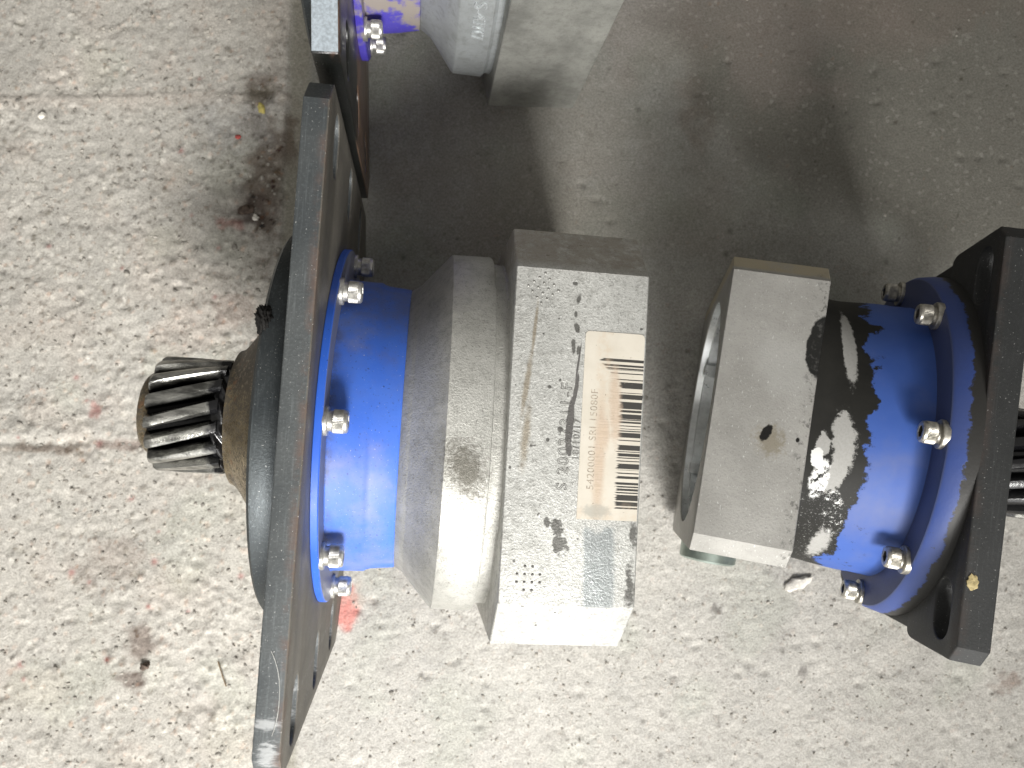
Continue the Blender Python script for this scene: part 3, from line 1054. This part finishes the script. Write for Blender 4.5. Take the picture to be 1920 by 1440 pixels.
BM1 = bolt_mesh('bolt', .0086, .0026, .0024, .0088, .0068)
bolts(G1, .0046, .1150, -.3, ('bolt', 'socket'), BM1)


def label_mesh():
    x0, x1, y0, y1, r = .1516, .1872, -.0473, .0618, .0026
    cu = bpy.data.curves.new('label', 'CURVE')
    cu.dimensions = '2D'
    cu.fill_mode = 'BOTH'
    cu.extrude = .00012
    p = []
    for cx, cy, a0, rr in ((x1 - r, y1 - r, 0, r), (x0 + r, y1 - r, 90, r), (x0 + .0005, y0 + .0005, 180, .0005), (x1 - .0005, y0 + .0005, 270, .0005)):
        for i in range(7):
            a = math.radians(a0 + 90 * i / 6)
            p.append((cx + rr * math.cos(a), cy + rr * math.sin(a)))
    s = cu.splines.new('POLY')
    s.points.add(len(p) - 1)
    for q, (x, y) in zip(s.points, p):
        q.co = (x, y, 0, 1)
    s.use_cyclic_u = True
    me = eval_curve(cu)
    me.materials.clear()
    me.transform(Matrix.Translation((0, 0, .12692)))
    return me


lb = obj('barcode_label', label_mesh(), 'label', G1)
lb['label'] = 'grimy cream barcode label'
HALF = math.pi / 2
put_text('label_print', '54200001 SRI 15080F', .0060, lb, (.1588, -.0305, .12708), (0, 0, HALF), 'ink', extrude=.00002, spacing=1.1)
put_text('engraved_code', 'S 20027311-F', .0092, G1, (.1424, -.0315, .12675), (0, 0, HALF), 'engrave', outline=.00016, spacing=1.22)
put_text('engraved_date', '18/10/17', .0054, G1, (.1494, -.0140, .12675), (0, 0, HALF), 'engrave', outline=.00014, spacing=1.25)
emblem(G1, .1252, .0848, .1266, math.radians(40), .0042, 'dots', tail=False)
emblem(G1, .1256, -.0820, .1266, 0, .0044)
dp = obj('drain_plug', loft('drain_plug', [(0, .017), (.0035, .017), (.0045, .0155)], 48), 'zinc', G1)
dp.rotation_euler = (0, 0, -HALF)
dp.location = (.152, -.1262, .055)
# fuzzy clot of grease on the rim of the disc
gm = icos(.0050, 4, 23, (.8, 1.5, .9), .3)
for v in gm.vertices:
    v.co *= 1 + .3 * math.sin(v.co.x * 2300 + v.co.y * 1700) * math.sin(v.co.z * 2100 + v.co.y * 900)
gm.shade_smooth()
MAT['clot'] = m_simple('matt_black_clot', (.010, .009, .008), .75, 0, .3, .9, 700, .5)
gc = obj('grease_clot', gm, 'clot', G1)
gc.location = (-.0325, .055, .1195)
# fine fibre lying on the plate's upper edge
fc = bpy.data.curves.new('fibre', 'CURVE')
fc.dimensions = '3D'
fc.bevel_depth = .00014
sp = fc.splines.new('NURBS')
pts = [(-.0085, -.118, .1536), (-.0040, -.126, .1537), (-.0022, -.140, .1536), (-.0028, -.152, .1537), (-.0050, -.160, .1536)]
sp.points.add(len(pts) - 1)
for q, p in zip(sp.points, pts):
    q.co = (*p, 1)
sp.use_endpoint_u = True
fme = eval_curve(fc)
fme.materials.clear()
fib = obj('fibre', fme, 'fibre')
fib.matrix_world = G1.matrix_world.copy()
tag(fib, 'thin pale curved fibre stuck on the upper edge of the long black plate', 'fibre')

# ---- second gearbox: at the far edge of the picture
G2 = root('gearbox', -.1182, .4238, .1486, 1.389, 7.092, -.763,
          'gearbox cut off by the top edge of the picture, violet-blue ring and dusty grey flange')
outl = plate_outline(.2065, .1462, .0008, .030)
slots = [slot2(s * .176, z, .0185, .0115) for s in (-1, 1) for z in (.09, .0, -.09)]
obj('mounting_plate', slab('mounting_plate', -.0155, 0, [outl] + slots, .0009), 'plate2', G2)
output_side(G2, .0155, .1323, -.0345, True)
obj('blue_flange', loft('blue_flange', [(-.0004, .1215), (.0004, .1230), (.0050, .1230), (.0058, .1222), (.0060, .098)], 160), 'blue2', G2)
obj('blue_housing', loft('blue_housing', [(.0045, .1030), (.0300, .1010), (.0470, .0985), (.0480, .09)], 160), 'blue2', G2)
obj('cone_housing', loft('cone_housing', [(.0470, .0955, 2.0), (.0482, .0975, 2.0), (.0560, .1030, 2.03), (.0640, .1120, 2.2), (.0735, .1215, 2.55),
                                          (.0755, .1225, 2.6), (.0990, .1225, 2.8), (.1022, .1195, 2.8), (.1078, .1190, 3.0)], 200), 'cast2', G2)
obj('motor_flange', slab('motor_flange', .1066, .1835, [octagon(.2600, .042), circle2(0, 0, .088)], .0016), 'body2', G2)
obj('bore', loft('bore', [(.110, .086), (.150, .0875), (.181, .0879)], 96, caps=True), 'bore_dark', G2)
bolts(G2, .0052, .1150, 42.9, ('bolt', 'socket'), BM1)
# raised casting number on the rounded side of the housing (reads top to bottom)
tm = text_mesh('cast_number', 'S-47/17', .0135, extrude=.0006)
R2 = .1228
for v in tm.vertices:
    # x along text -> around the housing, y across -> along the axis
    s, yy, zz = v.co
    ang = math.radians(66) + s / R2
    rr = R2 * (abs(math.cos(ang)) ** 2.7 + abs(math.sin(ang)) ** 2.7) ** (-1 / 2.7) + zz + .0002
    v.co = (.0885 + yy, -rr * math.sin(ang), rr * math.cos(ang))
obj('cast_number', tm, 'emboss', G2)
# bright saw-cut top face on the plate
sw = slab('cut_face', -.0150, -.0006, [[(-.2056, .14630), (-.090, .14630), (-.090, .14655), (-.2056, .14655)]], .00001)
MAT['cutface'] = m_simple('ground_bare_steel', (.55, .62, .68), .45, .3, .5, .25, 500, .2)
obj('cut_face', sw, 'cutface', G2)

# ---- third gearbox: right, turned the other way
G3 = root('gearbox', .2983, -.0015, .1231, 170.06, 8.80, -.90,
          'smaller right-hand gearbox, blue housing with scuffed black band, black slotted plate at right')
T3 = .0185
outl = plate_outline(.1331, .1247, .0095, .020, (.0560, .0058))
slots = [slot2(s * .1055, z, .0185, .0112) for s in (-1, 1) for z in (.0990, -.075)]
obj('mounting_plate', slab('mounting_plate', -T3, 0, [outl] + slots, .0012), 'plate3', G3)
output_side(G3, T3, .074, -.0270, True, small=True)
obj('blue_flange', loft('blue_flange', [(-.0006, .1262), (.0060, .1258), (.0150, .1240), (.0172, .1222), (.0178, .1190), (.0180, .099)], 200), 'blue3f', G3)
obj('blue_housing', loft('blue_housing', [(.0170, .1018), (.0185, .1012), (.0330, .1006), (.0345, .1009), (.0400, .1009), (.0520, .1003), (.0600, .0996), (.0660, .0990, 2.05), (.0740, .0982, 2.2), (.0820, .0978, 2.5), (.0920, .0978, 2.8)], 220), 'blue3', G3)
obj('motor_flange', slab('motor_flange', .0912, .1541, [octagon(.2008, .0119), circle2(0, 0, .0865, 120)], .0011), 'body3', G3)
sl = obj('bore_sleeve', loft('bore_sleeve', [(.1532, .0862), (.1480, .0858), (.1476, .0820), (.1330, .0818), (.1326, .0790), (.1180, .0788), (.1170, .070), (.1160, .030), (.1150, .029)], 160, caps=False), 'chrome', G3)
obj('bore_floor', loft('bore_floor', [(.1100, .082), (.1155, .082)], 64), 'bore_dark', G3)
for s in (-1, 1):
    m = slab('clamp_lug', .1360, .1500, [[(s * .043 - .0045, -.082), (s * .043 + .0045, -.082), (s * .043 + .0045, -.064), (s * .043 - .0045, -.064)]], .001)
    obj('clamp_lug', m, 'chrome', sl)
pg = obj('side_plug', loft('side_plug', [(-.001, .0215), (.0125, .0215), (.0140, .0200)], 72), 'zinc', G3)
pg.rotation_euler = (0, 0, HALF)
pg.location = (.1300, .1000, -.010)
BM3 = bolt_mesh('bolt', .0092, .0030, .0016, .0088, .0069)
bolts(G3, .0172, .1142, -.7, ('bolt3', 'socket'), BM3)
yf = obj('dry_flake', icos(.0030, 3, 5, (1.0, 1.3, .22), .5), 'gold')
yf.matrix_world = G3.matrix_world @ Matrix.Translation((-.0042, .085, .1252))
tag(yf, 'small yellow dry flake on the upper edge of the right black plate', 'flake')

# ------------------------------------------------------------------ loose things on the floor


def rock(name, x, y, r, mat, seed, sq, label, cat, group=None, rz=0.0, dz=.0):
    me = icos(r, 3, seed, sq, .35)
    me.shade_smooth()
    me.set_sharp_from_angle(angle=math.radians(40))
    o = obj(name, me, mat)
    o.location = (x, y, gz(x, y) + r * sq[2] * .55 + dz)
    o.rotation_euler = (0, 0, rz)
    tag(o, label, cat, group)
    return o


rock('stone', .2590, -.1265, .0092, 'stone', 2, (1.35, .55, .35), 'white stone chip on the floor just below the right gearbox flange', 'stone', rz=.45)
rock('stone', -.2480, .2180, .0065, 'dkstone', 4, (1.1, .8, .6), 'dark sooty crumb in the oily patch left of the long plate', 'stone', rz=.2)
rock('stone', -.2395, .2105, .0035, 'stone', 9, (1, .8, .7), 'white pebble beside the dark sooty crumb', 'stone')
rock('stone', -.4430, .3080, .0032, 'stone', 12, (1, .9, .7), 'small bright white pebble near the upper left of the floor', 'stone')
rock('stone', -.3270, -.1990, .0042, 'dkstone', 15, (1, .8, .7), 'dark crumb in the pit at the lower left of the floor', 'stone')
rock('paint_chip', -.2580, .2880, .0024, 'redchip', 16, (1.2, .8, .5), 'small red paint chip on the floor left of the plates', 'paint chip')
lf = rock('leaf_scrap', -.2365, .3160, .0050, 'leaf', 17, (.6, 1.1, .25), 'yellow scrap of leaf in the floor joint at the top', 'leaf', rz=.3)
tw = bpy.data.curves.new('twig', 'CURVE')
tw.dimensions = '3D'
tw.bevel_depth = .0005
s = tw.splines.new('POLY')
s.points.add(2)
for q, p in zip(s.points, ((0, 0, .0006), (.0045, -.012, .0012), (.008, -.022, .0006))):
    q.co = (*p, 1)
tme = eval_curve(tw)
tme.materials.clear()
t = obj('twig', tme, 'wood')
t.location = (-.2620, -.195, gz(-.2620, -.195) + .0012)
tag(t, 'thin brown twig on the floor left of the long black plate', 'twig')

# grit: loose sand grains nobody could count
rng = np.random.default_rng(11)
protos = []
for k in range(5):
    bm = bmesh.new()
    bmesh.ops.create_icosphere(bm, subdivisions=1, radius=1.0)
    vv = np.array([v.co[:] for v in bm.verts])
    vv *= 1 + rng.uniform(-.28, .28, (len(vv), 1))
    ff = np.array([[v.index for v in f.verts] for f in bm.faces])
    bm.free()
    protos.append((vv, ff))
V, F, off = [], [], 0
for i in range(5200):
    x, y = rng.uniform(-.53, .53), rng.uniform(-.33, .48)
    left = x < -.215
    if not left and y > .06 and rng.random() < .985:
        continue
    r = rng.uniform(.0005, .0013) * (1.35 if left else 1.0) * (1.6 if rng.random() < .05 else 1)
    vv, ff = protos[i % 5]
    sq = np.array([rng.uniform(.8, 1.5), rng.uniform(.8, 1.5), rng.uniform(.5, .8)])
    a = rng.uniform(0, 6.28)
    p = vv * sq * r
    p = np.stack([p[:, 0] * math.cos(a) - p[:, 1] * math.sin(a), p[:, 0] * math.sin(a) + p[:, 1] * math.cos(a), p[:, 2]], 1)
    V.append(p + [x, y, gz(x, y) + r * .2])
    F.append(ff + off)
    off += len(vv)
me = bpy.data.meshes.new('loose_grit')
me.from_pydata(np.concatenate(V).tolist(), [], np.concatenate(F).tolist())
g = obj('loose_grit', me, 'grit')
tag(g, 'loose sandy grit scattered over the concrete floor', 'grit', kind='stuff')
